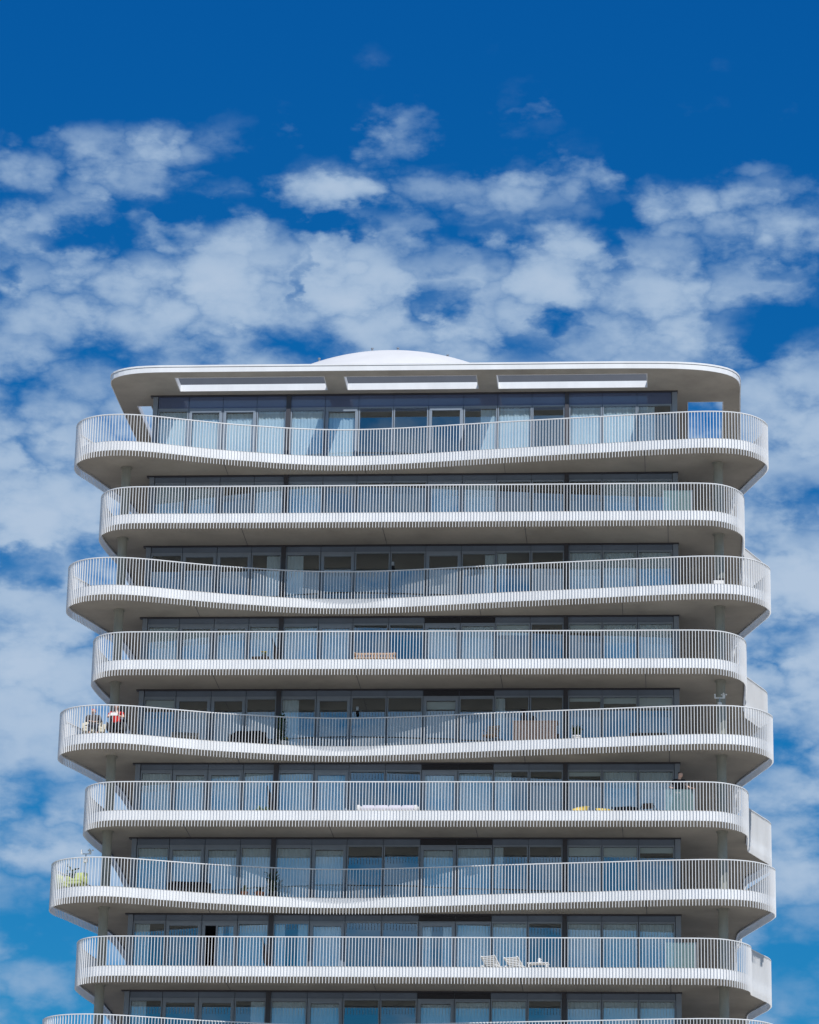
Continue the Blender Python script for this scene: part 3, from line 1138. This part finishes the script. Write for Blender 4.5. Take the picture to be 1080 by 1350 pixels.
def weather_station(label, loc, pole_h, group=None):
    t = thing('weather_station', label, 'weather station', loc, 0, group)
    MB().tube([(0, 0, 0), (0, 0, pole_h)], .022, 10).build('pole', M['steel'], t)
    MB().lathe([(.16, 0), (.16, .02), (.03, .05)], 16).build('foot_plate', M['steel'], t)
    MB().lathe([(.05, 0), (.085, .02), (.085, .05), (.06, .055), (.085, .07), (.085, .10), (.06, .105), (.085, .12), (.085, .15), (.05, .17)], 16, (0, 0, pole_h - .32)).build('sensor_shield', M['whitef'], t, True)
    MB().box(-.20, .20, -.018, .018, pole_h + .002, pole_h + .04).build('crossbar', M['whitef'], t)
    cu = MB()
    cu.lathe([(.03, 0), (.03, .14)], 10, (-.18, 0, pole_h + .042))
    cu.build('wind_vane', M['whitef'], t)
    an = MB()
    an.lathe([(.05, 0), (.05, .10), (.02, .12)], 12, (.16, 0, pole_h + .042))
    for q in range(3):
        a = q * 2.094 + .4
        an.tube([(.16, 0, pole_h + .17), (.16 + .09 * math.cos(a), .09 * math.sin(a), pole_h + .17)], .008, 6)
        an.lathe([(.005, -.035), (.035, -.01), (.035, .01), (.005, .035)], 8, (.16 + .10 * math.cos(a), .10 * math.sin(a), pole_h + .17))
    an.build('wind_cups', M['whitef'], t)
    return t


# second balcony up to eighth, from the top
armchair('cream armchair under the person with the red cap', (-1.38, -2.12, FZ(5)), 12, M['cream'], M['cream'], .82, .92)
armchair('dark tall armchair under the person in red', (-.52, -1.97, FZ(5)), 2, M['greyf'], M['black'], .66, 1.0, .50)
# fifth balcony: long row of furniture
armchair('low taupe round lounge chair alone near the left end of the facade', (2.05, -1.05, FZ(5)), 8, M['beige'], M['beige'], .98, .70, .34)
sofa('charcoal wicker sofa with dark cushions beside the tall dark plant', (4.45, -.66, FZ(5)), -4, M['greyf'], M['black'], 1.35, .80, 2)
potted('tall dark narrow plant against the facade post', (5.72, -.36, FZ(5)), M['greyf'], M['leaf'], .15, .30, 1.30, 240, .10, .035, .17, up=1.2)
potted('small yellow flowers in a white pot beside the charcoal sofa', (5.93, -.86, FZ(5)), M['whitef'], M['leafpale'], .17, .28, .14, 60, .14, .03, .11, M['petal'])
slat_chair('brown slatted chair left of the pinkish wicker cabinet', (14.0, -1.15, FZ(5)), -20, M['wood'], .88, .54)
t = thing('outdoor_cabinet', 'long pinkish wicker outdoor cabinet behind the railing', 'cabinet', (15.72, -.95, FZ(5)))
cb = MB().soft(-.84, .84, -.27, .27, .06, .96, .02)
for q in range(15):
    x = -.78 + q * 1.56 / 14
    cb.box(x - .03, x + .03, -.282, -.262, .10, .90)
cb.build('cabinet_body', M['tan'], t)
MB().soft(-.88, .88, -.31, .31, .962, 1.005, .012).build('cabinet_top', M['tan'], t)
for sx in (-1, 1):
    for sy in (-1, 1):
        MB().box(sx * .78 - .03, sx * .78 + .03, sy * .22 - .03, sy * .22 + .03, 0, .06).build('foot', M['greyf'], t)
t = thing('bottle_lantern', 'black bottle shaped lantern standing on the pinkish cabinet', 'lantern', (15.27, -.85, FZ(5) + 1.006))
MB().lathe([(.11, 0), (.12, .02), (.12, .28), (.06, .38), (.045, .40), (.045, .44)], 16).build('lantern_body', M['black'], t, True)
MB().lathe([(.085, 0), (.10, .02), (.10, .09), (.03, .11)], 16, (0, 0, .442)).build('lantern_cap', M['black'], t, True)
t = thing('black_pitcher', 'short black jug beside the bottle shaped lantern', 'jug', (15.62, -.85, FZ(5) + 1.006))
MB().lathe([(.06, 0), (.085, .05), (.085, .16), (.05, .24), (.06, .28)], 14).build('jug_body', M['black'], t, True)
MB().tube([(.08, 0, .07), (.14, 0, .11), (.14, 0, .19), (.06, 0, .24)], .012).build('handle', M['black'], t)
potted('bushy dark plant in a white pot right of the pinkish cabinet', (17.33, -1.35, FZ(5)), M['whitef'], M['leaf'], .19, .34, .42, 170, .24, .035, .15)
t = thing('low_table', 'long low black table near the right end of the facade', 'table', (20.1, -.9, FZ(5)))
MB().soft(-.72, .72, -.3, .3, .47, .52, .012).build('tabletop', M['greyf'], t)
for sx in (-1, 1):
    for sy in (-1, 1):
        MB().box(sx * .66 - .025, sx * .66 + .025, sy * .25 - .025, sy * .25 + .025, 0, .47).build('leg', M['greyf'], t)
weather_station('white weather station on a pole in front of the right concrete column', (22.84, -1.55, FZ(5)), 1.78)
# seventh balcony
armchair('lime green chair at the far left of the rounded corner, left of the dark plant', (-2.32, -1.55, FZ(7)), 50, M['lime'], M['lime'], .60, .86, .40, 'lime green chairs')
armchair('lime green chair between the dark corner plant and the weather station', (-1.72, -2.05, FZ(7)), -12, M['lime'], M['lime'], .56, .86, .40, 'lime green chairs')
potted('spiky dark plant standing between two lime green chairs', (-2.05, -1.55, FZ(7)), M['greyf'], M['leaf'], .15, .28, .95, 130, .20, .03, .2, up=1.2)
weather_station('white weather station on a thin pole beside the lime green chair', (-1.45, -1.9, FZ(7)), 1.52)
potted('green plant in a terracotta pot, left of another terracotta pot', (4.62, -1.15, FZ(7)), M['terra'], M['leafpale'], .14, .24, .24, 70, .13, .03, .11)
potted('leafy terracotta pot between the small plant and the tall dark plant', (5.18, -.95, FZ(7)), M['terra'], M['leaf'], .19, .27, .20, 70, .16, .03, .12)
potted('tall spiky dark plant leaning on the facade post above the terracotta pots', (5.62, -.55, FZ(7)), M['greyf'], M['leaf'], .17, .28, .85, 150, .20, .03, .22, up=1.3)
sofa('low charcoal sofa left of the terracotta pots', (2.45, -.95, FZ(7)), 6, M['greyf'], M['black'], 1.7, .70, 2)
# sixth balcony
for x, lab, rz in ((17.5, 'yellow chair with rounded back, left of its lower partner', -25), (18.4, 'yellow chair turned away, between the other yellow chair and the black chairs', 15)):
    t = thing('chair', lab, 'chair', (x, -1.55, FZ(6)), rz, 'yellow shell chairs')
    hh = .58 if x < 18 else .50
    sh_ = MB()
    nn = 14
    vs, fs = [], []
    for i in range(nn + 1):
        a = math.pi * (i / nn) * 1.1 - .157
        top = .26 + (hh - .26) * (.55 + .45 * math.sin(max(0, min(math.pi, a))))
        cx_, cy_ = -.34 * math.cos(a), .30 * math.sin(a)
        vs += [(cx_ * .82, cy_ * .82, .27), (cx_, cy_, top), (cx_ * .93, cy_ * .93, top), (cx_ * .76, cy_ * .76, .275)]
    for i in range(nn):
        for q in range(4):
            fs.append((i * 4 + q, i * 4 + 4 + q, i * 4 + 4 + (q + 1) % 4, i * 4 + (q + 1) % 4))
    fs += [(0, 1, 2, 3), (nn * 4 + 3, nn * 4 + 2, nn * 4 + 1, nn * 4)]
    sh_.add(vs, fs)
    sh_.build('back_shell', M['yellow'], t, True)
    MB().lathe([(.26, .24), (.29, .26), (.29, .275), (.01, .28)], 18).build('seat', M['yellow'], t, True)
    for q in range(4):
        a = .785 + q * 1.571
        MB().tube([(.24 * math.cos(a), .24 * math.sin(a), 0), (.17 * math.cos(a), .17 * math.sin(a), .245)], .014).build('leg', M['steel'], t)
for i, x in enumerate((18.95, 19.55, 20.1)):
    slat_chair(('first low black chair, right beside the yellow chairs', 'middle low black chair of three near the glass screen', 'low black chair closest to the teal glass screen')[i],
               (x, -1.35, FZ(6)), (-10, 20, 170)[i], M['black'], .60, .48, 'low black balcony chairs', .30)
sofa('long white sofa with pale lilac cushions in the middle of its balcony', (10.1, -1.45, FZ(6)), 0, M['whitef'], M['lilac'], 2.32, .60, 4, .30)
potted('pale green bush in a wide low planter by the facade post', (5.13, -1.05, FZ(6)), M['whitef'], M['leafpale'], .22, .30, .30, 150, .28, .035, .13)
# eighth balcony
lounger('white slatted lounger with steeply raised back, leftmost of three', (14.30, -1.55, FZ(8)), 66, M['whitef'], 38, 'white slatted loungers')
lounger('white slatted lounger with half raised back, between two others', (15.18, -1.50, FZ(8)), 66, M['whitef'], 32, 'white slatted loungers')
t = thing('slatted_table', 'low white slatted table at the right end of the loungers', 'table', (15.95, -2.0, FZ(8)), -4)
tb = MB()
for q in range(5):
    tb.box(-.40, .40, -.22 + q * .09, -.15 + q * .09, .30, .325)
for xx in (-.3, .3):
    tb.box(xx - .025, xx + .025, -.22, .21, .265, .30)
tb.build('tabletop', M['whitef'], t)
for sx in (-1, 1):
    for sy in (-1, 1):
        MB().box(sx * .34 - .025, sx * .34 + .025, sy * .18 - .025, sy * .18 + .025, 0, .265).build('leg', M['whitef'], t)
t = thing('water_jug', 'small white jug standing on the low slatted table', 'jug', (15.98, -2.0, FZ(8) + .326))
MB().lathe([(.05, 0), (.055, .15), (.04, .2)], 12).build('jug_body', M['whitef'], t, True)
MB().tube([(.05, 0, .05), (.10, 0, .08), (.10, 0, .14), (.045, 0, .17)], .009).build('handle', M['whitef'], t)
# fourth balcony
bench('weathered wooden bench with slatted back', (9.46, -1.5, FZ(4)), 0, M['wood'], 1.62, .76)
t = thing('plant_rack', 'low dark slatted rack carrying a pot of yellow flowers', 'rack', (4.95, -1.35, FZ(4)))
rk = MB()
for q in range(6):
    rk.box(-.34, .34, -.18 + q * .062, -.14 + q * .062, .52, .55)
rk.build('rack_top', M['greyf'], t)
for sx in (-1, 1):
    for sy in (-1, 1):
        MB().box(sx * .31 - .02, sx * .31 + .02, sy * .14 - .02, sy * .14 + .02, 0, .52).build('leg', M['greyf'], t)
potted('yellow flowers in a small pot on the dark slatted rack', (5.10, -1.35, FZ(4) + .551), M['greyf'], M['leafpale'], .09, .10, .14, 50, .11, .025, .09, M['petal'])
# added dark parasol shapes stand in for diagonal shade on the facade post
for k, lab in ((4, 'added dark parasol shape standing in for shade between the plant rack and the wooden bench'), (6, 'added dark parasol shape standing in for shade beside the pale green bush'), (8, 'added dark parasol shape standing in for shade near the half open sliding door')):
    t = thing('shade_stand_in', lab, 'shade stand-in', (5.45, -.55, FZ(k)), 0, 'shade stand-ins')
    mt_ = Matrix.Rotation(R(-11), 4, 'Y')
    pl = MB().tube([mt_ @ Vector((.16, 0, .03)), mt_ @ Vector((.16, 0, 1.62))], .018)
    pl.build('pole', M['steel'], t)
    cv_ = MB().tube([mt_ @ Vector((.16, 0, z_)) for z_ in (.50, .62, 1.1, 1.5, 1.58)], [.05, .10, .075, .035, .02], 10)
    cv_.build('shade_spindle', M['black'], t, True)
    MB().lathe([(.22, 0), (.22, .05), (.05, .08)], 18, (.16, 0, 0)).build('base', M['greyf'], t)
# third balcony
t = thing('storage_box', 'two tier white storage box beside the right concrete column', 'box', (22.85, -1.75, FZ(3)))
MB().soft(-.2, .2, -.16, .16, 0, .48, .02).build('box_body', M['whitef'], t)
MB().soft(-.22, .22, -.18, .18, .482, .54, .015).build('lid', M['greyf'], t)
